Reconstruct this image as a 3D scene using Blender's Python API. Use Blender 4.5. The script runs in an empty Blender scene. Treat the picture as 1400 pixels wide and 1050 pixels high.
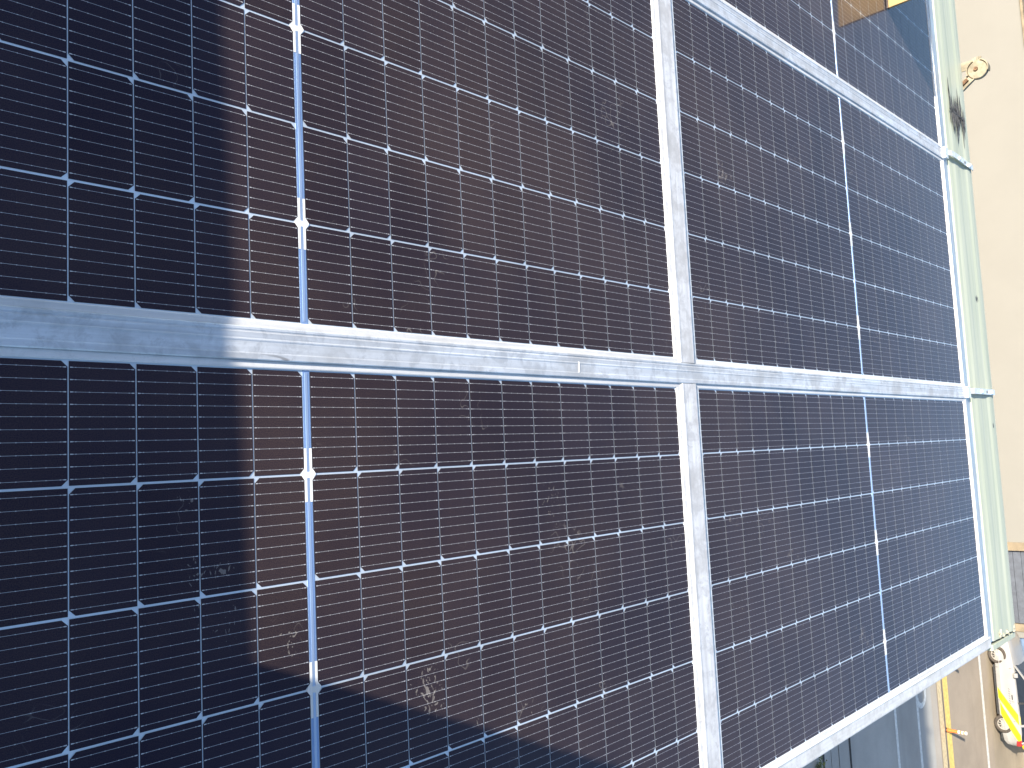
import bpy, bmesh, math, random
from mathutils import Vector, Matrix, noise as mnoise
random.seed(11)
R = math.radians
S = bpy.context.scene
COL = S.collection

# ------------------------------------------------------------------ camera
# roof frame: u runs away from the camera (+X), v runs along the street (-Y), roof plane at z = ROOF
ROOF = 9.8
PU, PV = 0.0970, 0.1842          # half-cell pitches
G, SG, RG = 0.0145, 0.0842, 0.1136   # centre gap, gap between columns, gap between rows
cam_d = bpy.data.cameras.new('camera'); cam = bpy.data.objects.new('camera', cam_d); COL.objects.link(cam)
def uvn(d): return Vector((d[0], -d[1], -d[2]))
right = uvn((0.69993, 0.047385, -0.712638)); down = uvn((0.029333, 0.995048, 0.094973)); fwd = uvn((0.713609, -0.087378, 0.695074))
m = Matrix((right, -down, -fwd)).transposed().to_4x4()
m.translation = Vector((-0.83487, -0.17404, ROOF + 1.31744))
cam.matrix_world = m
cam_d.sensor_width = 36.0; cam_d.lens = 36.0 * 1167.25 / 1400.0
cam_d.clip_start = 0.02; cam_d.clip_end = 3000
S.camera = cam

# ------------------------------------------------------------------ light
SUN_EL = 19.1
SUN_TRAVEL = Vector((0.910, -0.414, 0)).normalized()      # horizontal direction the light travels
world = bpy.data.worlds.new('World'); S.world = world; world.use_nodes = True
nt = world.node_tree; nt.nodes.clear()
sky = nt.nodes.new('ShaderNodeTexSky'); sky.sky_type = 'NISHITA'; sky.sun_disc = False
sky.sun_elevation = R(SUN_EL)
to_sun = -SUN_TRAVEL
sky.sun_rotation = math.atan2(to_sun.x, to_sun.y)
sky.altitude = 100; sky.air_density = 1.0; sky.dust_density = 1.7; sky.ozone_density = 2.2
bg = nt.nodes.new('ShaderNodeBackground'); bg.inputs[1].default_value = 0.105
wo = nt.nodes.new('ShaderNodeOutputWorld')
nt.links.new(sky.outputs[0], bg.inputs[0]); nt.links.new(bg.outputs[0], wo.inputs[0])
sun_d = bpy.data.lights.new('sun', 'SUN'); sun_d.energy = 5.0; sun_d.angle = R(0.53); sun_d.color = (1.0, 0.91, 0.79)
sun = bpy.data.objects.new('sun', sun_d); COL.objects.link(sun)
travel = SUN_TRAVEL * math.cos(R(SUN_EL)) + Vector((0, 0, -math.sin(R(SUN_EL))))
sun.rotation_euler = travel.to_track_quat('-Z', 'Y').to_euler()
sun.location = (-5, 5, 20)
S.view_settings.view_transform = 'Standard'; S.view_settings.look = 'None'
S.view_settings.exposure = 1.31; S.view_settings.gamma = 1.0
S.view_settings.use_curve_mapping = False

# ------------------------------------------------------------------ helpers
def tag(o, label=None, cat=None, group=None, kind=None):
    if label: o['label'] = label
    if cat: o['category'] = cat
    if group: o['group'] = group
    if kind: o['kind'] = kind
    return o
def thing(name, loc, label, cat, group=None, rz=0.0):
    o = bpy.data.objects.new(name, None); COL.objects.link(o)
    o.location = loc; o.rotation_euler = (0, 0, rz); o.empty_display_size = 0.1
    return tag(o, label, cat, group)
def mesh(name, verts, faces, mat, parent=None, smooth=False, loc=None):
    me = bpy.data.meshes.new(name); me.from_pydata([tuple(v) for v in verts], [], faces); me.update()
    if mat: me.materials.append(mat)
    if smooth:
        for p in me.polygons: p.use_smooth = True
    o = bpy.data.objects.new(name, me); COL.objects.link(o)
    if parent: o.parent = parent
    if loc: o.location = loc
    return o
class MB:
    def __init__(s): s.v = []; s.f = []
    def box(s, x0, x1, y0, y1, z0, z1):
        b = len(s.v)
        s.v += [(x0,y0,z0),(x1,y0,z0),(x1,y1,z0),(x0,y1,z0),(x0,y0,z1),(x1,y0,z1),(x1,y1,z1),(x0,y1,z1)]
        s.f += [tuple(b+i for i in q) for q in ((0,3,2,1),(4,5,6,7),(0,1,5,4),(1,2,6,5),(2,3,7,6),(3,0,4,7))]
        return s
    def prism(s, poly, axis, a0, a1):
        """closed polygon extruded along an axis; poly gives the other two coords (for x: (y,z); y: (x,z); z: (x,y))"""
        n = len(poly); b = len(s.v)
        for a in (a0, a1):
            for p, q in poly:
                s.v.append((a,p,q) if axis == 'x' else (p,a,q) if axis == 'y' else (p,q,a))
        for i in range(n):
            j = (i+1) % n; s.f.append((b+i, b+j, b+n+j, b+n+i))
        s.f.append(tuple(b+i for i in reversed(range(n)))); s.f.append(tuple(b+n+i for i in range(n)))
        return s
    def poly(s, pts):
        b = len(s.v); s.v += pts; s.f.append(tuple(range(b, b+len(pts)))); return s
    def cyl(s, c, axis, r, a0, a1, n=24, r1=None):
        r1 = r if r1 is None else r1; b = len(s.v)
        for a, rr in ((a0, r), (a1, r1)):
            for k in range(n):
                t = 2*math.pi*k/n; p, q = rr*math.cos(t), rr*math.sin(t)
                s.v.append((c[0]+a, c[1]+p, c[2]+q) if axis == 'x' else (c[0]+p, c[1]+a, c[2]+q) if axis == 'y' else (c[0]+p, c[1]+q, c[2]+a))
        for k in range(n):
            j = (k+1) % n; s.f.append((b+k, b+j, b+n+j, b+n+k))
        s.f.append(tuple(b+i for i in reversed(range(n)))); s.f.append(tuple(b+n+i for i in range(n)))
        return s
    def lathe_y(s, c, prof, n=28):
        """profile of (y, r) rings turned about the y axis"""
        b = len(s.v)
        for y, r in prof:
            for k in range(n):
                t = 2*math.pi*k/n; s.v.append((c[0]+r*math.cos(t), c[1]+y, c[2]+r*math.sin(t)))
        for i in range(len(prof)-1):
            for k in range(n):
                j = (k+1) % n; s.f.append((b+i*n+k, b+i*n+j, b+(i+1)*n+j, b+(i+1)*n+k))
        return s
    def bar(s, p0, p1, w, h):
        p0, p1 = Vector(p0), Vector(p1); d = (p1-p0).normalized()
        up = Vector((0,0,1)) if abs(d.z) < .95 else Vector((1,0,0))
        a = d.cross(up).normalized()*w/2; c = a.cross(d).normalized()*h/2
        b = len(s.v)
        for p in (p0, p1): s.v += [tuple(p-a-c), tuple(p+a-c), tuple(p+a+c), tuple(p-a+c)]
        s.f += [tuple(b+i for i in q) for q in ((0,1,5,4),(1,2,6,5),(2,3,7,6),(3,0,4,7),(3,2,1,0),(4,5,6,7))]
        return s
    def build(s, name, mat, parent=None, smooth=False, fix=True):
        o = mesh(name, s.v, s.f, mat, parent, smooth)
        if fix:
            bm = bmesh.new(); bm.from_mesh(o.data); bmesh.ops.recalc_face_normals(bm, faces=bm.faces); bm.to_mesh(o.data); bm.free()
            if smooth:
                for p in o.data.polygons: p.use_smooth = True
        return o
def bevel(o, w, seg=2):
    md = o.modifiers.new('bevel', 'BEVEL'); md.width = w; md.segments = seg; md.limit_method = 'ANGLE'; md.angle_limit = R(35)
    return o
def struct(o): return tag(o, kind='structure')

# ------------------------------------------------------------------ materials
class NM:
    def __init__(s, name):
        s.m = bpy.data.materials.new(name); s.m.use_nodes = True; s.t = s.m.node_tree
        s.p = s.t.nodes['Principled BSDF']; s.p.inputs['Specular IOR Level'].default_value = 0.4
    def n(s, t, **k):
        x = s.t.nodes.new(t)
        for a, b in k.items(): setattr(x, a, b)
        return x
    def l(s, a, b): s.t.links.new(a, b)
    def val(s, x, sock):
        if hasattr(x, 'is_output'): s.l(x, sock)
        else: sock.default_value = x
    def math(s, op, a, b=0.0, clamp=False):
        x = s.n('ShaderNodeMath', operation=op, use_clamp=clamp); s.val(a, x.inputs[0]); s.val(b, x.inputs[1]); return x.outputs[0]
    def ramp(s, a, lo, hi, o0=0.0, o1=1.0):
        x = s.n('ShaderNodeMapRange', interpolation_type='SMOOTHSTEP'); s.val(a, x.inputs[0])
        x.inputs[1].default_value = lo; x.inputs[2].default_value = hi; x.inputs[3].default_value = o0; x.inputs[4].default_value = o1
        return x.outputs[0]
    def mix(s, f, a, b):
        x = s.n('ShaderNodeMix', data_type='RGBA'); s.val(f, x.inputs[0])
        for v, i in ((a, 6), (b, 7)):
            if hasattr(v, 'is_output'): s.l(v, x.inputs[i])
            else: x.inputs[i].default_value = (*v, 1)
        return x.outputs[2]
    def coord(s, which='Object', scale=(1,1,1), loc=(0,0,0)):
        c = s.n('ShaderNodeNewGeometry').outputs['Position'] if which == 'World' else s.n('ShaderNodeTexCoord').outputs[which]
        mp = s.n('ShaderNodeMapping'); s.l(c, mp.inputs[0]); mp.inputs[3].default_value = scale; mp.inputs[1].default_value = loc
        return mp.outputs[0]
    def noise(s, vec, scale, detail=3, rough=.55, dist=0.0):
        x = s.n('ShaderNodeTexNoise'); s.l(vec, x.inputs[0]); x.inputs['Scale'].default_value = scale
        x.inputs['Detail'].default_value = detail; x.inputs['Roughness'].default_value = rough; x.inputs['Distortion'].default_value = dist
        return x.outputs[0]
    def bump(s, h, strength=.2, dist=.01):
        x = s.n('ShaderNodeBump'); x.inputs['Strength'].default_value = strength; x.inputs['Distance'].default_value = dist
        s.l(h, x.inputs['Height']); s.l(x.outputs[0], s.p.inputs['Normal'])
    def set(s, **k):
        for a, b in k.items():
            i = s.p.inputs[a.replace('_', ' ')]
            if hasattr(b, 'is_output'): s.l(b, i)
            else: i.default_value = (*b, 1) if isinstance(b, tuple) and len(b) == 3 else b
        return s
def simple(name, col, rough=.6, metal=0.0, var=.12, scale=6.0, coat=0.0, which='World'):
    M = NM(name); v = M.coord(which); a = M.noise(v, scale, 5, .6)
    lo = tuple(c*(1-var*2) for c in col); hi = tuple(min(1, c*(1+var)) for c in col)
    M.set(Base_Color=M.mix(M.ramp(a, .3, .7), lo, hi), Roughness=rough, Metallic=metal, Coat_Weight=coat)
    return M.m

# --- solar glass: dust, mud flakes and smears lie on the glass and are shared by everything under it
SCUFFS = [(.24,.62,.085,.9),(.37,.71,.07,.35),(1.51,-.67,.085,.75),(1.57,-.83,.07,.3),(.63,.28,.07,.55),(.54,.40,.07,.4),(.79,.71,.08,.35),
          (1.41,.36,.09,.45),(1.42,.63,.10,.4),(-.20,.33,.06,.75),(-.18,.40,.08,.45),(-.23,.21,.05,.4),(2.67,-.76,.10,.45),(3.09,-.64,.10,.35),(2.85,.17,.10,.55),
          (2.71,.25,.09,.4),(2.28,.29,.10,.35),(1.83,.70,.12,.35),(.31,-.74,.06,.35),(.95,-.62,.10,.3),(.52,.70,.07,.4),(2.04,-.23,.09,.35),(-.06,.46,.07,.4),(-.03,.36,.06,.3)]
def dirt_nodes(M):
    P = M.coord('World', (1,1,1))
    warp = M.n('ShaderNodeTexNoise'); M.l(P, warp.inputs[0]); warp.inputs['Scale'].default_value = 14
    sub = M.n('ShaderNodeVectorMath', operation='MULTIPLY_ADD'); M.l(warp.outputs['Color'], sub.inputs[0])
    sub.inputs[1].default_value = (.09,.09,0); M.l(P, sub.inputs[2])
    off = M.n('ShaderNodeVectorMath', operation='ADD'); M.l(sub.outputs[0], off.inputs[0]); off.inputs[1].default_value = (-.045,-.045,0)
    fall = None
    for u, v, r, w in SCUFFS:
        d = M.n('ShaderNodeVectorMath', operation='DISTANCE'); M.l(off.outputs[0], d.inputs[0]); d.inputs[1].default_value = (u, -v, ROOF)
        f = M.ramp(d.outputs['Value'], 0, r, w, 0)
        fall = f if fall is None else M.math('MAXIMUM', fall, f)
    gen = M.ramp(M.noise(P, 3.1, 3, .6), .56, .78, 0, .30)
    fall = M.math('MAXIMUM', fall, gen)
    st = M.coord('World', (70,38,70), (0,0,0))
    n1 = M.noise(st, 1.0, 2.5, .55, 2.2)
    flakes = M.ramp(M.math('ADD', n1, M.math('MULTIPLY', fall, .26)), .735, .775)
    flakes = M.math('MULTIPLY', flakes, M.ramp(fall, .04, .35))
    # thin curved scratches left by boots
    w = M.n('ShaderNodeTexNoise'); M.l(P, w.inputs[0]); w.inputs['Scale'].default_value = 23; w.inputs['Detail'].default_value = 1
    line = M.math('ABSOLUTE', M.math('SUBTRACT', w.outputs[0], .5))
    scr = M.math('MULTIPLY', M.ramp(line, .004, .011, 1, 0), M.ramp(M.math('ADD', M.noise(P, 6.3, 2), M.math('MULTIPLY', fall, .2)), .64, .72))
    flakes = M.math('MAXIMUM', flakes, M.math('MULTIPLY', scr, .55))
    specks = M.ramp(M.noise(P, 300, 1, .5), .795, .83)
    specks = M.math('MULTIPLY', specks, M.ramp(M.noise(P, 9, 2), .5, .7))
    flakes = M.math('MAXIMUM', flakes, M.math('MULTIPLY', specks, .8))
    film = M.ramp(M.noise(P, 1.5, 6, .62), .30, .72, .66, 1.34)
    grain = M.ramp(M.noise(P, 620, 2, .7), .3, .72, .45, 1.6)
    return P, flakes, M.math('MULTIPLY', film, grain), fall
def cell_material():
    M = NM('solar_cell')
    P, flakes, film, fall = dirt_nodes(M)
    uv = M.n('ShaderNodeSeparateXYZ'); M.l(M.n('ShaderNodeTexCoord').outputs['UV'], uv.inputs[0])
    x, y = uv.outputs[0], uv.outputs[1]
    fr = M.math('FRACT', M.math('MULTIPLY', y, 10.0))
    d = M.math('ABSOLUTE', M.math('SUBTRACT', fr, .5))
    endd = M.math('MINIMUM', x, M.math('SUBTRACT', 1.0, x))
    pad = M.ramp(endd, .045, .075, 1, 0)
    dots = M.ramp(M.math('ABSOLUTE', M.math('SUBTRACT', M.math('FRACT', M.math('MULTIPLY', x, 5.0)), .5)), .03, .06, 1, 0)
    wid = M.math('ADD', .0125, M.math('ADD', M.math('MULTIPLY', pad, .030), M.math('MULTIPLY', dots, .018)))
    bus = M.math('LESS_THAN', d, wid)
    gap_end = M.math('GREATER_THAN', endd, .018)
    bus = M.math('MULTIPLY', bus, gap_end)
    # hair-thin fingers read only as a faint banding
    att = M.n('ShaderNodeAttribute', attribute_name='cell_tone')
    base = M.mix(att.outputs['Fac'], (.0006,.0010,.0045), (.0050,.0046,.0095))
    dustf = M.math('MULTIPLY', film, .105)
    base = M.mix(M.math('MINIMUM', dustf, .6), base, (.30,.203,.128))
    base = M.mix(bus, base, (.66,.66,.66))
    base = M.mix(M.math('MULTIPLY', flakes, .36), base, (.46,.43,.39))
    M.set(Base_Color=base, Metallic=M.math('MULTIPLY', bus, M.math('SUBTRACT', .45, M.math('MULTIPLY', flakes, .6), True)),
          Roughness=M.math('SUBTRACT', .55, M.math('MULTIPLY', bus, .2)), Coat_Weight=M.math('SUBTRACT', 1.0, flakes), Coat_Roughness=.045, Coat_IOR=1.24, Specular_Tint=(.0,.06,1.0))
    M.p.inputs['Specular IOR Level'].default_value = .26
    wv = M.n('ShaderNodeBump'); wv.inputs['Strength'].default_value = .05; wv.inputs['Distance'].default_value = .004
    M.l(M.noise(P, 5, 2), wv.inputs['Height']); M.l(wv.outputs[0], M.p.inputs['Coat Normal'])
    return M.m
def ribbon_material(name, col, metal, rough):
    M = NM(name); P, flakes, film, fall = dirt_nodes(M)
    a = M.noise(P, 3.0, 3)
    b = M.mix(M.ramp(a, .35, .65), tuple(c*.82 for c in col), col)
    b = M.mix(M.math('MULTIPLY', flakes, .7), b, (.45,.41,.36))
    M.set(Base_Color=b, Metallic=metal, Roughness=rough, Coat_Weight=1.0, Coat_Roughness=.05)
    return M.m
def alu(name, col=(.66,.67,.68), metal=.35, rough=.42, stretch=(3,60,40), dirt=.5):
    M = NM(name); P = M.coord('World'); st = M.coord('World', stretch)
    a = M.noise(st, 1, 4, .6); b = M.noise(P, 9, 5, .65); c = M.noise(P, 130, 3, .7)
    k = M.mix(M.ramp(a, .25, .75), tuple(x*.80 for x in col), tuple(min(1, x*1.12) for x in col))
    k = M.mix(M.math('MULTIPLY', M.ramp(b, .42, .72), dirt), k, tuple(x*.62 for x in col))
    d2 = M.noise(P, 26, 4, .7, .5)
    k = M.mix(M.math('MULTIPLY', M.ramp(d2, .46, .66), dirt*.75), k, tuple(x*.66 for x in col))
    k = M.mix(M.math('MULTIPLY', M.ramp(c, .55, .75), .35), k, tuple(x*.7 for x in col))
    # dark scuffs where boots and tools rubbed the metal
    s = M.math('MULTIPLY', M.ramp(M.noise(M.coord('World', (stretch[0]*3, stretch[1]*.9, 30)), 1, 3, .6, .6), .66, .76), M.ramp(M.noise(P, 4, 2), .5, .66))
    k = M.mix(M.math('MULTIPLY', s, .8), k, (.17,.16,.16))
    M.set(Base_Color=k, Metallic=metal, Roughness=M.ramp(b, .3, .7, rough-.06, rough+.14))
    M.bump(M.math('ADD', M.math('MULTIPLY', c, .5), a), .10, .002)
    return M.m
MAT = {}
MAT['cell'] = cell_material()
MAT['gap'] = ribbon_material('cell_gap_backsheet', (.86,.94,1.0), .60, .48)
MAT['strip'] = ribbon_material('strip_backing', (.34,.50,.80), .60, .45)
MAT['ribbon'] = ribbon_material('bus_ribbon', (.66,.80,1.0), .75, .38)
MAT['tab'] = ribbon_material('white_tab', (.84,.84,.82), 0.0, .6)
MAT['frame'] = alu('frame_aluminium', (.78,.78,.77), .30, .40, (3,60,40), .25)
MAT['plate_u'] = alu('cover_aluminium_along', (.74,.77,.80), .50, .46, (3,70,40), .95)
MAT['plate_v'] = alu('cover_aluminium_across', (.76,.765,.77), .42, .45, (70,3,40), 1.0)
MAT['gutter'] = alu('gutter_aluminium', (.66,.70,.72), .80, .38, (60,3,40), .2)
MAT['flash'] = alu('flashing_aluminium', (.64,.66,.67), .20, .5, (3,50,40), .7)
MAT['zinc'] = simple('zinc_clip', (.80,.80,.77), .10, .45, .10, 60)

def cap_material():
    M = NM('pale_green_sheet'); P = M.coord('World'); st = M.coord('World', (45,2,20))
    a = M.noise(st, 1, 3); b = M.noise(P, 6, 4)
    k = M.mix(M.ramp(a, .3, .7), (.375,.42,.33), (.445,.48,.395))
    k = M.mix(M.math('MULTIPLY', M.ramp(b, .5, .75), .35), k, (.37,.42,.33))
    for (cx, cy, rx, ry, lo) in ((3.96, .53, .03, .03, .42), (4.02, -.12, .02, .02, .42)):
        c = M.coord('World', (1/rx, 1/ry, 0), (-cx/rx, -cy/ry, 0))
        L = M.n('ShaderNodeVectorMath', operation='LENGTH'); M.l(c, L.inputs[0])
        f = M.ramp(L.outputs['Value'], .15, 1.0, .34, 0)
        n = M.noise(M.coord('World', (130,22,40)), 1, 4, .7, .8)
        msk = M.math('MULTIPLY', M.ramp(M.math('ADD', n, f), lo+.24, lo+.32), M.ramp(f, .01, .08))
        k = M.mix(M.math('MULTIPLY', msk, .92), k, (.05,.05,.05))
    M.set(Base_Color=k, Roughness=.5); M.p.inputs['Specular IOR Level'].default_value = .3
    M.bump(b, .08, .01); return M.m
MAT['cap'] = cap_material()
MAT['bitumen'] = simple('torn_bitumen', (.085,.085,.085), .75, 0, .45, 40)
MAT['seal'] = simple('old_sealant', (.50,.47,.36), .8, 0, .4, 60)
MAT['rusty'] = simple('cream_rusty_steel', (.27,.235,.165), .65, .05, .22, 22)
MAT['rust'] = simple('rust', (.16,.09,.05), .8, .1, .3, 60)
def asphalt(name, col, worn=.2):
    M = NM(name); P = M.coord('World'); tr = M.coord('World', (1.1,.05,1))
    a = M.noise(P, .45, 5, .6); b = M.noise(P, 38, 3, .7); t = M.noise(tr, 1, 3)
    k = M.mix(M.ramp(a, .3, .7), tuple(c*.86 for c in col), tuple(c*1.10 for c in col))
    k = M.mix(M.math('MULTIPLY', M.ramp(t, .45, .65), worn*2), k, tuple(c*.72 for c in col))
    k = M.mix(M.math('MULTIPLY', M.ramp(b, .4, .7), .3), k, tuple(c*.65 for c in col))
    M.set(Base_Color=k, Roughness=.9); M.bump(b, .3, .02); return M.m
MAT['lot'] = asphalt('lot_asphalt', (.42,.415,.385), .15)
MAT['road'] = asphalt('road_asphalt', (.345,.285,.215), .18)
MAT['lane'] = asphalt('lane_asphalt', (.35,.29,.205), .12)
MAT['sunlit_lot'] = asphalt('sunlit_lot_band', (.43,.39,.33), .1)  # paler lot colour that carries the sunlight itself
MAT['ground'] = simple('earth', (.24,.20,.15), .95, 0, .2, .2)
MAT['white_paint'] = simple('worn_white_paint', (.66,.64,.58), .7, 0, .12, 9)
MAT['lot_paint'] = simple('lot_line_paint', (.74,.76,.72), .7, 0, .10, 9)
MAT['yellow_paint'] = simple('yellow_paint', (.76,.55,.16), .7, 0, .10, 9)
MAT['pale_yellow'] = simple('faded_yellow_paint', (.60,.49,.29), .7, 0, .12, 9)
MAT['joint'] = simple('dark_joint', (.05,.048,.045), .9, 0, .2, 9)
MAT['cream_wall'] = simple('cream_render', (.186,.183,.168), .85, 0, .012, .8)
MAT['tan_trim'] = simple('tan_trim', (.21,.17,.115), .8, 0, .1, 3)
MAT['door_paint'] = simple('slate_door_paint', (.080,.092,.115), .6, 0, .10, 4)
MAT['blue_door'] = simple('pale_blue_door_paint', (.12,.18,.28), .5, 0, .1, 4)
MAT['brown_roof'] = simple('weathered_brown_roof', (.20,.165,.115), .85, 0, .15, 3)
MAT['parapet'] = simple('painted_render', (.42,.40,.36), .85, 0, .1, 3)
MAT['deck'] = simple('grey_roof_membrane', (.25,.25,.25), .85, 0, .12, 4)
MAT['tan_board'] = simple('tan_board', (.40,.275,.125), .75, 0, .12, 7)
MAT['tape'] = simple('dark_tape', (.07,.05,.04), .6, 0, .2, 30)
MAT['car_paint'] = simple('silver_car_paint', (.30,.295,.28), .35, .15, .03, 3, .6)
MAT['car_yellow'] = simple('yellow_vinyl', (.55,.44,.008), .4, 0, .03, 3)
MAT['car_glass'] = simple('car_glass', (.012,.016,.022), .06, 0, .1, 3)
MAT['tyre'] = simple('tyre_rubber', (.060,.050,.040), .85, 0, .2, 20)
MAT['alloy'] = simple('alloy_wheel', (.45,.42,.37), .4, .4, .08, 20)
MAT['dark_trim'] = simple('dark_trim', (.03,.03,.03), .6, 0, .2, 20)
MAT['lamp_red'] = simple('red_lamp', (.25,.02,.02), .35, 0, .05, 20)
MAT['lamp_clear'] = simple('clear_lamp', (.55,.56,.57), .1, .3, .05, 20)
MAT['orange'] = simple('orange_plastic', (.80,.16,.03), .55, 0, .06, 20)
MAT['reflector'] = simple('reflective_band', (.80,.74,.62), .5, 0, .06, 20)
MAT['mark'] = simple('grey_lettering', (.16,.16,.17), .6, 0, .1, 20)
def leaf_material():
    M = NM('weed_leaf'); P = M.coord('World')
    M.set(Base_Color=M.mix(M.ramp(M.noise(P, 14, 2), .35, .65), (.06,.10,.03), (.17,.19,.05)), Roughness=.6); return M.m
MAT['leaf'] = leaf_material(); MAT['stem'] = simple('weed_stem', (.12,.11,.05), .8)

# ------------------------------------------------------------------ the setting: ground, street
def sheet(name, x0, x1, y0, y1, z, mat):
    return struct(mesh(name, [(x0,y0,z),(x1,y0,z),(x1,y1,z),(x0,y1,z)], [(0,1,2,3)], mat))
sheet('ground', -1500, 1500, -1500, 1500, 0.0, MAT['ground'])
sheet('pavement', -12, 30.9, -140, 140, .006, MAT['lot'])
sheet('pavement', 30.35, 30.9, -140, 140, .012, MAT['sunlit_lot'])  # strip over the lot: sunlit band beyond the building's shadow, painted as colour
sheet('road', 30.9, 36.55, -140, 140, .012, MAT['road'])
sheet('parking_lane', 36.55, 40.3, -140, 140, .012, MAT['lane'])
def marking(x0, x1, mat, y0=-60, y1=60, z=.018, name='road_marking'): return sheet(name, x0, x1, y0, y1, z, mat)
marking(35.62, 35.86, MAT['white_paint'])
marking(31.55, 32.02, MAT['yellow_paint'])
marking(30.98, 31.36, MAT['pale_yellow'])
marking(31.42, 31.47, MAT['joint'], name='pavement_joint')
marking(28.98, 29.16, MAT['lot_paint'], -60, -8.55, .012)
marking(27.10, 27.27, MAT['lot_paint'], -60, -8.3, .012)
marking(23.68, 23.80, MAT['joint'], -60, -8.55, .012, 'pavement_joint')
marking(22.98, 23.01, MAT['joint'], -60, 60, .012, 'pavement_joint')
marking(22.50, 22.52, MAT['joint'], -60, 60, .012, 'pavement_joint')
marking(21.98, 22.10, MAT['joint'], -60, -8.55, .012, 'pavement_joint')
marking(20.6, 20.64, MAT['joint'], -60, 60, .012, 'pavement_joint')
def ribbon(name, pts, w, z, mat):
    V, F = [], []
    for i, p in enumerate(pts):
        a = Vector(pts[max(0, i-1)]); b = Vector(pts[min(len(pts)-1, i+1)]); d = (b-a).normalized(); nrm = Vector((-d.y, d.x))
        V += [(p[0]+nrm.x*w/2, p[1]+nrm.y*w/2, z), (p[0]-nrm.x*w/2, p[1]-nrm.y*w/2, z)]
        if i: F.append((2*i-2, 2*i-1, 2*i+1, 2*i))
    return struct(mesh(name, V, F, mat))
hk = []
for k in range(21):
    t = k/20; ang = math.pi*(1.0+1.25*t)
    hk.append((29.47+.36*math.cos(ang), -8.72+.31*math.sin(ang)))
hk = hk[:18] + [(29.86, -8.60), (29.86, -8.40), (29.84, -8.1)]
ribbon('road_marking', hk, .18, .016, MAT['lot_paint'])

# ------------------------------------------------------------------ the building under the panels
bd = thing('commercial_building', (0, 0, 0), 'flat-roofed building carrying the dark solar panels high above the street', 'building')
MB().box(-9.0, 3.66, -1.15, 14, 0, ROOF-.10).build('wall', MAT['parapet'], bd)
MB().box(-9.1, 3.64, -1.17, 14.1, ROOF-.097, ROOF-.045).build('roof_deck', MAT['deck'], bd)
# the roof steps up behind the panels: a low kerb wall, with an added shadow block
pw = MB()
KH = .059
a0 = Vector((-1.440, 6.0)); a1 = Vector((-1.287, -.02)); a2 = Vector((-1.272, -1.17))
pw.prism([(a0.x-.06, a0.y), (a0.x-.5, a0.y), (a2.x-.5, a2.y), (a2.x, a2.y)], 'z', ROOF-.04, ROOF+.395+KH)
pw.build('kerb_wall', MAT['parapet'], bd)
MB().prism([(-1.95, .072), (-1.345, .072), (-1.345, -1.15), (-1.95, -1.15)], 'z', ROOF+.398, ROOF+2.1).build('added_shadow_block', MAT['parapet'], bd)  # unseen block, added behind the camera to cast a person's slanting shadow

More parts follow.
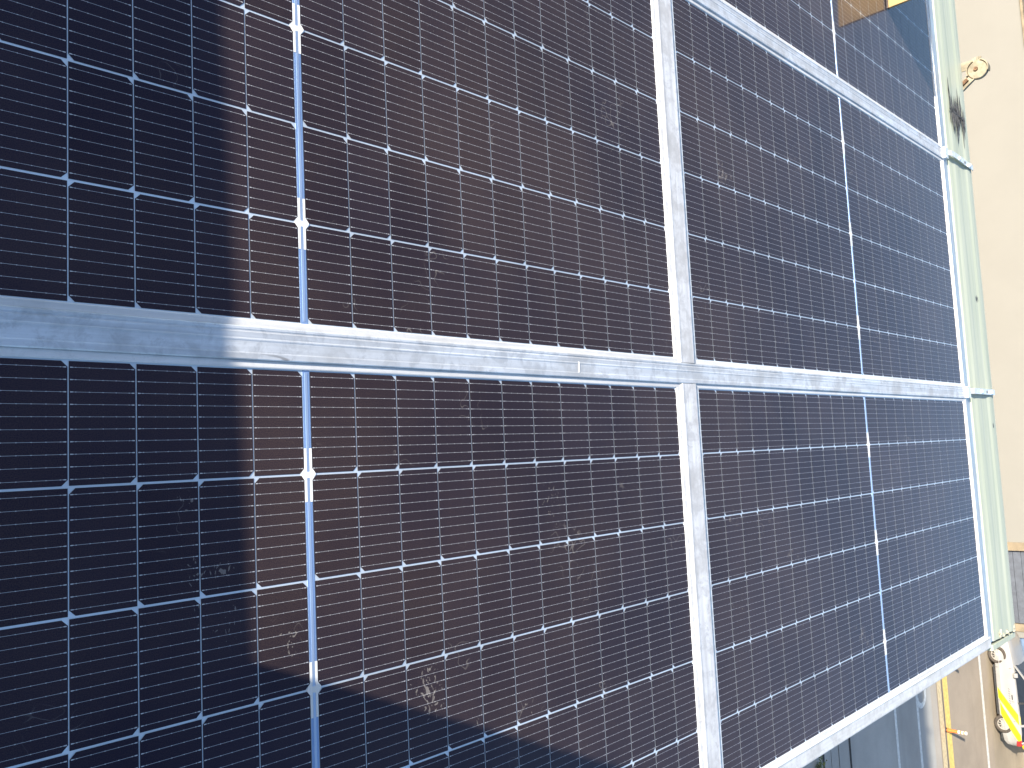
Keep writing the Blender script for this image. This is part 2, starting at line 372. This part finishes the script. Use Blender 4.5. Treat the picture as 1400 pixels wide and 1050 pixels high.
# ------------------------------------------------------------------ solar panels
HL, HW = 1.17125, 0.5526
def make_panel(label):
    t = thing('solar_panel', (0,0,0), label, 'solar panel', 'solar panels laid flush across the roof')
    # cells
    V, F, UV, tone = [], [], [], []
    cu, cv = PU-.0017, PV-.0036
    ch = .0085
    rnd = random.Random(5)
    for s in range(6):
        yc = (2.5-s)*PV
        far = (s % 2 == 0)
        for half in (0, 1):
            for i in range(12):
                xc = (G/2 + (i+.5)*PU)*(1 if half else -1)
                x0, x1, y0, y1 = xc-cu/2, xc+cu/2, yc-cv/2, yc+cv/2
                if far: p = [(x0,y0),(x1-ch,y0),(x1,y0+ch),(x1,y1-ch),(x1-ch,y1),(x0,y1)]
                else:   p = [(x0+ch,y0),(x1,y0),(x1,y1),(x0+ch,y1),(x0,y1-ch),(x0,y0+ch)]
                b = len(V); V += [(q[0], q[1], 0.0) for q in p]; F.append(tuple(range(b, b+6)))
                UV += [((q[0]-x0)/cu, (q[1]-y0)/cv) for q in p]; tone.append(rnd.random())
    o = mesh('cell_array', V, F, MAT['cell'], t)
    uvl = o.data.uv_layers.new(name='UVMap')
    for i, l in enumerate(o.data.loops): uvl.data[i].uv = UV[l.vertex_index]
    at = o.data.attributes.new('cell_tone', 'FLOAT', 'FACE')
    for i, c in enumerate(tone): at.data[i].value = c
    # backsheet seen between the cells
    MB().box(-HL-.010, HL+.010, -HW-.006, HW+.006, -.008, -.0006).build('backsheet', MAT['gap'], t)
    # frame: four mitred rails in one mesh
    lip, zt, zb = .0135, .0032, -.035
    xi, yi = HL+.0015, HW+.0005; xo, yo = HL+.0245, HW+.0140
    V = []
    for z, (ax, ay) in ((-.006,(xi,yi)), (.0022,(xi,yi)), (zt,(xi+.002,yi+.002)), (zt,(xo-.0015,yo-.0015)), (.0018,(xo,yo)), (zb,(xo,yo))):
        V += [(-ax,-ay,z),(ax,-ay,z),(ax,ay,z),(-ax,ay,z)]
    F = []
    for k in range(5):
        for i in range(4):
            j = (i+1) % 4; F.append((4*k+i, 4*k+j, 4*k+4+j, 4*k+4+i))
    bm_o = mesh('frame', V, F, MAT['frame'], t)
    # centre ribbons: a flat interconnect with paler edges and white tabs where strings meet
    mb = MB(); mb.box(-.0068, .0068, -HW-.004, HW+.004, -.0004, .0001); rib = mb.build('centre_ribbon', MAT['strip'], t)
    mb = MB(); mb.box(-.0026, .0026, -HW+.004, HW-.004, .0001, .0005); mb.build('bus_ribbon', MAT['ribbon'], rib)
    for k in (-2, 0, 2):
        y = k*PV; mb = MB()
        for sx in (-1, 1):
            mb.box(min(sx*.0030, sx*.0076), max(sx*.0030, sx*.0076), y-.048, y+.046, .0002, .0007)
            mb.prism([(sx*.0076, y-.010), (sx*.0145, y-.001), (sx*.0145, y+.002), (sx*.0076, y+.011)], 'z', .0002, .0007)
        mb.box(-.0030, .0030, y-.006, y+.0045, .0002, .0008)
        tb = mb.build('solder_tab', MAT['tab'], rib)
    return t
def copy_tree(o, parent=None):
    c = o.copy(); COL.objects.link(c); c.parent = parent
    for ch in list(o.children): copy_tree(ch, c)
    return c
UC = (-G/2, 1.164+RG+1.164+G/2)
VC = {'C': HW, 'B': -SG-HW, 'A': -2*SG-3*HW}
LAB = {('B',0): 'near solar panel above the middle rail, left part in blue shadow, the rest sunlit',
       ('C',0): 'near solar panel below the middle rail, with slanting shadow and a dried mud scuff',
       ('B',1): 'far solar panel between the two long pale rails, next to the green capping',
       ('C',1): 'far solar panel at the open street edge of the roof, above the parked car',
       ('A',1): 'far solar panel at the top right with a tan board standing on it',
       ('A',0): 'near solar panel beyond the upper rail, beside the one with the tan board'}
proto = None
for (c, r), lab in LAB.items():
    if proto is None: o = proto = make_panel(lab)
    else: o = copy_tree(proto)
    o['label'] = lab
    o.location = (UC[r], -VC[c], ROOF)

# ------------------------------------------------------------------ cover rails between the panels
XN, XF = UC[0]-HL-.0245, UC[1]+HL+.0245
def rail(name_part, poly, axis, a0, a1, loc, label, mat, group, extra=None):
    t = thing('cover_rail', loc, label, 'cover rail', group)
    MB().prism(poly, axis, a0, a1).build('rail_plate', mat, t)
    return t
def long_poly():
    # across v (local y = -v, centre of the gap at 0); half width between frame edges .0281
    w = SG/2-.0140
    return [(-w-.0005,-.03),(-w-.0005,.0072),(-w+.0012,.0085),(-w+.010,.0085),(-w+.0125,.0077),(.0030,.0077),(.0050,.0086),(.0068,.0086),(.0085,.0078),
            (w-.010,.0086),(w-.0085,.0068),(w-.0065,.0068),(w-.0050,.0082),(w-.0012,.0082),(w+.0005,.0070),(w+.0005,-.03)]
RG_U = 'long rails running away from the camera'
for v, lab in ((-SG/2, 'long pale aluminium cover rail across the middle, one end in blue shadow'),
               (-1.5*SG-2*HW, 'long pale aluminium cover rail slanting across the upper right below the tan board')):
    t = rail('', long_poly(), 'x', XN-.02, XF+.030, (0, -v, ROOF), lab, MAT['plate_u'], RG_U)
    if v > -.5:
        mb = MB(); mb.box(.742, .746, -.0165, .0095, .0080, .0090); mb.build('scored_joint', MAT['frame'], t)
rw = RG/2-.0230
def cross_poly():
    w = rw
    return [(-w-.0005,-.03),(-w-.0005,.0062),(-w+.0014,.0076),(-w+.0085,.0076),(-w+.0095,.0068),(-w+.0120,.0068),(w-.012,.0090),(w-.002,.0096),(w+.0005,.0086),(w+.0005,-.03)]
urow = 1.164+RG/2
gap = SG/2-.0140
RG_V = 'short rails between the near and far panels'
for v0, v1, lab in ((-SG/2+gap+.0015, 2*HW+.0135, 'worn white cover rail between the near and far panels, lower piece'),
                    (-SG/2-gap-.0015, -1.5*SG-2*HW+gap+.0015, 'worn white cover rail between the near and far panels, upper piece'),
                    (-1.5*SG-2*HW-gap-.0015, -2*SG-4*HW-.0135, 'worn white cover rail beyond the upper long rail')):
    rail('', cross_poly(), 'y', -v0, -v1, (urow, 0, ROOF), lab, MAT['plate_v'], RG_V)
# edge flashing along the street side
t = thing('edge_flashing', (0, -(2*HW+.0135), ROOF), 'pale scuffed metal flashing along the lower street edge of the roof', 'flashing')
MB().prism([(0,-.03),(0,.0050),(-.006,.0085),(-.011,.0070),(-.046,.0078),(-.050,.0066),(-.051,-.11),(-.048,-.11),(-.046,-.03)], 'x', XN, XF+.03).build('flashing_sheet', MAT['flash'], t)
MB().prism([(-.0005,.006),(-.0035,.0098),(-.0060,.0090),(-.0060,.006)], 'x', XN, XF+.02).build('upturned_lip', MAT['frame'], t)

# ------------------------------------------------------------------ far edge capping
t = thing('roof_edge_capping', (XF, 0, ROOF), 'pale green ribbed metal capping on the far roof edge with a torn dark patch', 'capping')
y0, y1 = -1.150, 9.0
MB().prism([(.0004,-.03),(.0004,.0050),(.003,.0062),(.008,.0060),(.012,.0030),(.082,.0010),(.082,-.03)], 'y', y0, y1).build('inner_gutter', MAT['gutter'], t)
capp = [(.0825,-.03),(.0825,.0045),(.088,.0062),(.125,.0075),(.160,.0110),(.205,.0112),(.235,.0095),(.318,.0105),(.350,.0140),(.380,.0142),
        (.425,.0120),(.436,.006),(.438,-.28),(.434,-.28),(.432,-.03)]
MB().prism(capp, 'y', y0, y1).build('capping_sheet', MAT['cap'], t)
# ragged end: sealant lumps, a dark slot and a small end plate
mb = MB(); mb.box(.070, .440, y0-.018, y0-.0005, -.045, -.010); mb.build('end_slot', MAT['dark_trim'], t)
mb = MB(); mb.box(.072, .450, y0-.046, y0-.0185, -.050, .002); bevel(mb.build('end_plate', MAT['cap'], t), .003)
rn = random.Random(3)
for k in range(13):
    x = rn.choice([rn.uniform(.08,.17), rn.uniform(.08,.43), rn.uniform(.37,.43)]); y = y0+rn.uniform(-.012,.030); rr = rn.uniform(.005,.012)
    bm = bmesh.new()
    mt = Matrix.Translation((x, y, .011)) @ Matrix.Rotation(rn.uniform(0,3), 4, 'Z') @ Matrix.Diagonal((rr*rn.uniform(.9,2.4), rr*rn.uniform(.6,1.1), rr*.55, 1))
    vs = bmesh.ops.create_icosphere(bm, subdivisions=2, radius=1, matrix=mt)['verts']
    for v in vs: v.co += Vector(mnoise.noise_vector(v.co*90))*.004
    me = bpy.data.meshes.new('sealant_lump'); bm.to_mesh(me); bm.free(); me.materials.append(MAT['seal'])
    so = bpy.data.objects.new('sealant_lump', me); COL.objects.link(so); so.parent = t
rn = random.Random(21); mb = MB()
for k in range(30):
    x = .150+.215*(k/29)+rn.uniform(-.006,.006); c = 1.50+rn.gauss(0,.030); L = rn.uniform(.05,.135)*(1.0-.5*abs(k/29-.5)); w = rn.uniform(.004,.011)
    a, b = c-L, c+L*rn.uniform(.5,1.1); z = rn.uniform(.0145,.0185)
    q = [(x-w*.2,a,z),(x+w*.6,a+.01,z),(x+w*rn.uniform(.6,1.3),(a+b)/2,z+.001),(x+w*.4,b-.02,z),(x,b,z),(x-w*.8,(a+b)/2+rn.uniform(-.02,.02),z)]
    mb.poly(q)
mb.poly([(.13,1.492,.0188),(.37,1.486,.0188),(.375,1.498,.0190),(.135,1.502,.0190)])
mb.build('torn_patch', MAT['bitumen'], t, fix=False)

# strap clips over the capping
def clip(v, label):
    t = thing('strap_clip', (XF+.03, -v, ROOF), label, 'clip', 'strap clips on the green capping')
    MB().prism([(.0,.004),(.0,.013),(.052,.026),(.10,.027),(.235,.026),(.245,.0225),(.395,.0225),(.402,.018),(.402,.0145),(.395,.0195),(.245,.0195),(.10,.0235),(.055,.0225),(.006,.0095)], 'y', -.014, .014).build('strap', MAT['zinc'], t)
    MB().box(-.028, .012, -.034, .020, .009, .019).build('saddle', MAT['zinc'], t)
    for x in (.165, .33):
        MB().cyl((x, 0, .022), 'z', .0085, 0, .010, 6).build('bolt', MAT['frame'], t)
    MB().cyl((.262, 0, .0225), 'z', .007, 0, .0012, 12).build('slot', MAT['dark_trim'], t)
    return t
clip(-.050, 'small white strap clip on the green capping at the end of the middle rail')
clip(-1.245, 'small white strap clip on the green capping at the end of the upper rail')

# cream steel bracket standing up behind the capping
t = thing('steel_bracket', (XF+.455, -.012, ROOF+.018), 'weathered cream steel bracket with a round head behind the green capping', 'bracket')
def plate(pts, x0, x1, name, mat, parent, bw=.0015):
    mb = MB(); mb.prism(pts, 'x', x0, x1); return bevel(mb.build(name, mat, parent), bw)
plate([(1.800,-.12),(1.848,-.12),(1.848,.045),(1.800,.045)], 0, .008, 'upright_arm', MAT['rusty'], t)
hp = [(1.783+.049*math.cos(a), .066+.049*math.sin(a)) for a in [2*math.pi*k/28 for k in range(28)]]
plate(hp, -.012, .018, 'round_head', MAT['rusty'], t, .004)
mb = MB()
for k in range(22):
    a0_, a1_ = math.pi*(.62-1.25*k/22), math.pi*(.62-1.25*(k+1)/22)
    mb.bar((0, 1.783+.052*math.cos(a0_), .066+.052*math.sin(a0_)), (0, 1.783+.052*math.cos(a1_), .066+.052*math.sin(a1_)), .040, .005)
mb.build('rim_band', MAT['rusty'], t)
MB().cyl((-.022, 1.787, .060), 'x', .011, 0, .012, 6).build('bolt', MAT['rust'], t)
plate([(1.620,-.12),(1.662,-.12),(1.778,.022),(1.738,.044)], -.004, .006, 'diagonal_strap', MAT['rusty'], t)
mb = MB(); mb.bar((-.012, 1.612,-.12), (-.012, 1.735,.048), .020, .005); mb.build('strap_flange', MAT['rusty'], t)
mb = MB(); mb.bar((-.009, 1.722,-.022), (-.009, 1.745,.015), .016, .016); mb.build('rust_stain', MAT['rust'], t)

# thin tan board standing on the far panel
t = thing('wooden_board', (3.058, 1.774, ROOF+.0035), 'thin tan board standing upright on the solar panel at the top right', 'board', None, R(-3))
bevel(MB().box(0, .014, 0, .75, .006, .215).build('board', MAT['tan_board'], t), .002)
MB().box(-.002, .016, -.001, .751, .0, .0058).build('dark_edge', MAT['tape'], t)

# ------------------------------------------------------------------ across the street
t = thing('low_building', (40.3, 0, 0), 'low cream building across the street with slate and pale blue doors', 'building')
H1 = 2.70
mb = MB(); mb.box(0, 9, -4.72, 60, 0, H1); mb.box(0, 9, -8.72, -8.22, 0, H1); mb.box(0, 9, -30, -12.3, 0, H1); mb.build('wall', MAT['cream_wall'], t)
mb = MB(); mb.box(.02, 9, -12.3, -4.72, 2.5, H1); mb.build('lintel', MAT['cream_wall'], t)
mb = MB(); mb.box(-.06, .06, -5.07, -4.721, 0, H1); mb.build('door_trim', MAT['tan_trim'], t)
MB().box(-.06, .06, -8.45, -8.14, 0, H1).build('door_trim', MAT['tan_trim'], t)
mb = MB()
for k in range(8): mb.box(.10, .14, -8.13, -5.08, .31*k+.004, .31*k+.300)
d = mb.build('roller_door', MAT['door_paint'], t)
MB().box(.08, .0995, -5.72, -5.66, .95, 1.25).build('handle', MAT['white_paint'], d)
mb = MB()
for k in range(8): mb.box(.10, .14, -12.28, -8.75, .31*k+.004, .31*k+.300)
mb.build('roller_door', MAT['blue_door'], t)
mb = MB(); mb.prism([(-.10,H1+.004),(9.3,H1+.9),(9.3,H1+1.0),(-.10,H1+.10)], 'y', -30.2, 60.2); mb.build('roof', MAT['brown_roof'], t)
MB().box(-.35, -.06, -4.6, 60, .012, .05).build('plinth', MAT['tan_trim'], t)

# ------------------------------------------------------------------ marker posts
def post(x, y, label, s=1.0):
    t = thing('marker_post', (x, y, .018), label, 'marker post', 'orange marker posts on the yellow line')
    MB().cyl((0,0,0), 'z', .085, 0, .04, 16, .07).build('base', MAT['dark_trim'], t)
    MB().cyl((0,0,.05), 'z', .062, 0, .30*s, 14, .055).build('orange_sleeve', MAT['orange'], t)
    MB().cyl((0,0,.05+.30*s), 'z', .05, 0, .32*s, 14, .045).build('post_tube', MAT['orange'], t)
    for k in range(3):
        z = .05+.32*s+.03+k*.11*s
        MB().cyl((0,0,z), 'z', .054, 0, .065*s, 14).build('reflective_band', MAT['reflector'], t)
post(31.48, -10.33, 'orange marker post with pale bands standing in the open on the yellow line')
post(31.50, -7.90, 'orange marker post beside the roof corner, mostly hidden behind the flashing')

# ------------------------------------------------------------------ parked car (faces +Y)
CX, CY = 37.62, -10.07
car = thing('parked_car', (CX, CY, .012), 'silver estate car with broad yellow diagonal stripes parked along the far kerb', 'car')
# local: x = lateral (street side is -x), y = forward
st = [(2.12,.34,.60,.50),(2.06,.26,.70,.68),(1.85,.20,.78,.78),(1.45,.18,.86,.84),(.95,.18,.93,.86),(.3,.17,.94,.87),(-.4,.17,.95,.87),(-1.1,.18,.97,.86),(-1.6,.20,.98,.84),(-1.95,.24,.97,.79),(-2.09,.32,.93,.72),(-2.14,.42,.86,.62)]
V, F = [], []
for y, zb, zs, w in st:
    half = [(w*.80,zb),(w*.955,zb+.07),(w*.995,zb+.22),(w*.985,zb+.24),(w,.56*zs+.06),(w*.985,zs-.13),(w*.965,zs-.05),(w*.90,zs-.01),(w*.5,zs+.025)]
    ring = [(x, y, z) for x, z in half] + [(0, y, zs+.03)] + [(-x, y, z) for x, z in reversed(half)]
    V += ring
n = 19
for i in range(len(st)-1):
    for k in range(n-1): F.append((i*n+k, i*n+k+1, (i+1)*n+k+1, (i+1)*n+k))
    F.append((i*n+n-1, i*n, (i+1)*n, (i+1)*n+n-1))
F.append(tuple(range(n))); F.append(tuple(reversed(range((len(st)-1)*n, len(st)*n))))
mb = MB(); mb.v = V; mb.f = F; body = mb.build('body', MAT['car_paint'], car, True)
AXF, AXR, WR = 1.33, -1.32, .345
cut = MB()
for y in (AXF, AXR):
    for sx in (-1, 1): cut.cyl((sx*.76, y, WR), 'x', WR+.045, -.22, .22, 32)
co = cut.build('cutter', None)
md = body.modifiers.new('arches', 'BOOLEAN'); md.object = co; md.operation = 'DIFFERENCE'; md.solver = 'EXACT'
bpy.context.view_layer.update()
dg = bpy.context.evaluated_depsgraph_get()
nm = bpy.data.meshes.new_from_object(body.evaluated_get(dg)); body.modifiers.clear(); body.data = nm
bpy.data.objects.remove(co)
for p in body.data.polygons: p.use_smooth = True
md = body.modifiers.new('split', 'EDGE_SPLIT'); md.split_angle = R(32)
# greenhouse
def ring4(y0, y1, z, w): return [(-w,y1,z),(w,y1,z),(w,y0,z),(-w,y0,z)]
lo = ring4(-2.02, .98, .925, .79); mid = ring4(-1.88, .40, 1.26, .68); hi = ring4(-1.75, .12, 1.42, .60)
mb = MB(); mb.v = lo+mid+hi
mb.f = [(0,1,5,4),(1,2,6,5),(2,3,7,6),(3,0,4,7),(4,5,9,8),(5,6,10,9),(6,7,11,10),(7,4,8,11),(8,9,10,11)]
gh = mb.build('window_glass', MAT['car_glass'], car); bevel(gh, .03, 3)
mb = MB(); mb.prism([(-.62,1.405),(-.60,1.44),(-.4,1.475),(.4,1.475),(.60,1.44),(.62,1.405)], 'y', -1.80, .10); bevel(mb.build('roof', MAT['car_paint'], car), .02)
for sx in (-1, 1):
    def sp(y, f):  # point on the glass side at height fraction f
        z = .925+f*.495; w = .79-(.79-.60)*f; return (sx*(w+.012), y, z)
    mb = MB(); mb.bar(sp(.99,0.0), (sx*.625, .11, 1.42), .075, .05); mb.build('pillar', MAT['car_paint'], car)
    mb = MB(); mb.bar(sp(-.45,0), sp(-.42,1), .07, .03); mb.build('pillar', MAT['dark_trim'], car)
    mb = MB(); mb.bar(sp(-1.30,0), sp(-1.25,1), .08, .03); mb.build('pillar', MAT['car_paint'], car)
    mb = MB(); mb.bar(sp(-1.98,0), (sx*.625,-1.76,1.42), .12, .05); mb.build('pillar', MAT['car_paint'], car)
    mb = MB(); mb.prism([(sx*.86,.86),(sx*1.02,.90),(sx*1.04,1.0),(sx*.98,1.06),(sx*.86,1.02)], 'y', .56, .72); bevel(mb.build('mirror', MAT['car_paint'], car), .025, 3)
    # sill and shut lines
    mb = MB(); mb.box(min(sx*.845,sx*.865), max(sx*.845,sx*.865), -.95, .95, .17, .235); mb.build('sill', MAT['dark_trim'], car)
    mb = MB(); mb.prism([(sx*.79,.78),(sx*.60,.90),(sx*.70,.92),(sx*.80,.84)], 'z', 0, .1)
def side_x(y, z):
    """half-width of the body at a station and height"""
    for i in range(len(st)-1):
        a, b2 = st[i], st[i+1]
        if a[0] >= y >= b2[0]:
            f = (a[0]-y)/(a[0]-b2[0]); zb = a[1]+(b2[1]-a[1])*f; zs = a[2]+(b2[2]-a[2])*f; w = a[3]+(b2[3]-a[3])*f
            prof = [(w*.80,zb),(w*.955,zb+.07),(w*.995,zb+.22),(w*.985,zb+.24),(w,.56*zs+.06),(w*.985,zs-.13),(w*.965,zs-.05),(w*.90,zs-.01)]
            for (x0_, z0_), (x1_, z1_) in zip(prof, prof[1:]):
                if z0_ <= z <= z1_: return x0_+(x1_-x0_)*(z-z0_)/max(1e-6, z1_-z0_)
            return prof[-1][0]
    return .8
def stripe(y_bot, y_top, w, z0, z1, name='side_stripe'):
    for sx in (-1, 1):
        V, F = [], []
        for i in range(13):
            z = z0+(z1-z0)*i/12; yc = y_bot+(y_top-y_bot)*i/12
            for j in range(5):
                y = yc-w/2+w*j/4; V.append((sx*(side_x(y, z)+.007), y, z))
        for i in range(12):
            for j in range(4): F.append((i*5+j, i*5+j+1, (i+1)*5+j+1, (i+1)*5+j))
        mesh(name, V, F, MAT['car_yellow'], car)
stripe(-.02, -1.15, .40, .20, .95); stripe(-.70, -1.95, .46, .30, .95)
for sx in (-1, 1):
    mb = MB(); V = []
    for k in range(7):
        y = .10-.09*k; x = sx*(side_x(y, .66)+.008); V.append(y); mb.bar((x, y, .64), (x, y-.045, .69), .012, .03)
    mb.build('faded_lettering', MAT['mark'], car)
    mb = MB(); mb.prism([(-2.10,.72),(-1.90,.74),(-1.84,.93),(-2.00,.95),(-2.09,.90)], 'x', min(sx*.60,sx*.795), max(sx*.60,sx*.795)); bevel(mb.build('tail_lamp', MAT['lamp_red'], car), .02)
    mb = MB(); mb.prism([(1.98,.50),(2.10,.52),(2.06,.66),(1.72,.74),(1.76,.62)], 'x', min(sx*.5,sx*.745), max(sx*.5,sx*.745)); bevel(mb.build('headlight', MAT['lamp_clear'], car), .02)
    mb = MB(); mb.box(min(sx*.85,sx*.885), max(sx*.85,sx*.885), -.32, -.14, .74, .77); mb.build('door_handle', MAT['dark_trim'], car)
    for y in (.86, -.40, -1.15): MB().bar((sx*(side_x(y,.3)+.001), y, .26), (sx*(side_x(y,.8)+.001), y, .82), .012, .012).build('door_gap', MAT['dark_trim'], car)
    for y in (AXF, AXR):
        w = bpy.data.objects.new('wheel', None); COL.objects.link(w); w.parent = car; w.location = (sx*.745, y, WR)
        if sx < 0: w.rotation_euler = (0, 0, math.pi/2)
        else: w.rotation_euler = (0, 0, -math.pi/2)
        # wheel local: +y faces outwards
        prof = [(-.09,.20),(-.10,.31),(-.07,.342),(.07,.342),(.10,.318),(.105,.275),(.098,.222),(.07,.216)]
        MB().lathe_y((0,0,0), prof, 36).build('tyre', MAT['tyre'], w, True)
        mb = MB()
        mb.lathe_y((0,0,0), [(.07,.217),(.086,.215),(.088,.196),(.06,.19),(.0,.185)], 36)
        for k in range(10):
            a = 2*math.pi*k/10; c, s_ = math.cos(a), math.sin(a)
            mb.bar((c*.03,.078,s_*.03), (c*.200,.066,s_*.200), .034, .018)
        mb.cyl((0,.07,0), 'y', .055, 0, .022, 18)
        mb.build('rim', MAT['alloy'], w)
        MB().cyl((0,.01,0), 'y', .19, 0, .02, 24).build('brake_disc', MAT['dark_trim'], w)
MB().box(-.70, .70, -1.95, 1.95, .19, .30).build('underbody', MAT['dark_trim'], car)

# ------------------------------------------------------------------ weed clump by the dark joint
t = thing('weed_clump', (21.55, -8.95, .006), 'leafy green weed clump growing at the shaded pavement joint', 'weed')
rn = random.Random(8); V, F, SV = [], [], MB()
for k in range(26):
    a = rn.uniform(0, 6.28); L = rn.uniform(.15,.42); tip = Vector((math.cos(a)*L*.75, math.sin(a)*L*1.25, L*rn.uniform(.3,1.0)))
    SV.bar((0,0,0), tip, .006, .006)
    for q in range(11):
        c = tip*rn.uniform(.35,1.05)+Vector((rn.gauss(0,.035), rn.gauss(0,.035), rn.gauss(0,.02)))
        c.z = max(c.z, .01)
        d = Vector((rn.gauss(0,1), rn.gauss(0,1), rn.gauss(0,.5))).normalized()*rn.uniform(.03,.06); e = d.cross(Vector((rn.gauss(0,.4), rn.gauss(0,.4), 1))).normalized()*rn.uniform(.012,.025)
        b = len(V); V += [tuple(c-d), tuple(c+e), tuple(c+d), tuple(c-e)]; F.append((b,b+1,b+2,b+3))
mesh('leaves', V, F, MAT['leaf'], t); SV.build('stems', MAT['stem'], t)
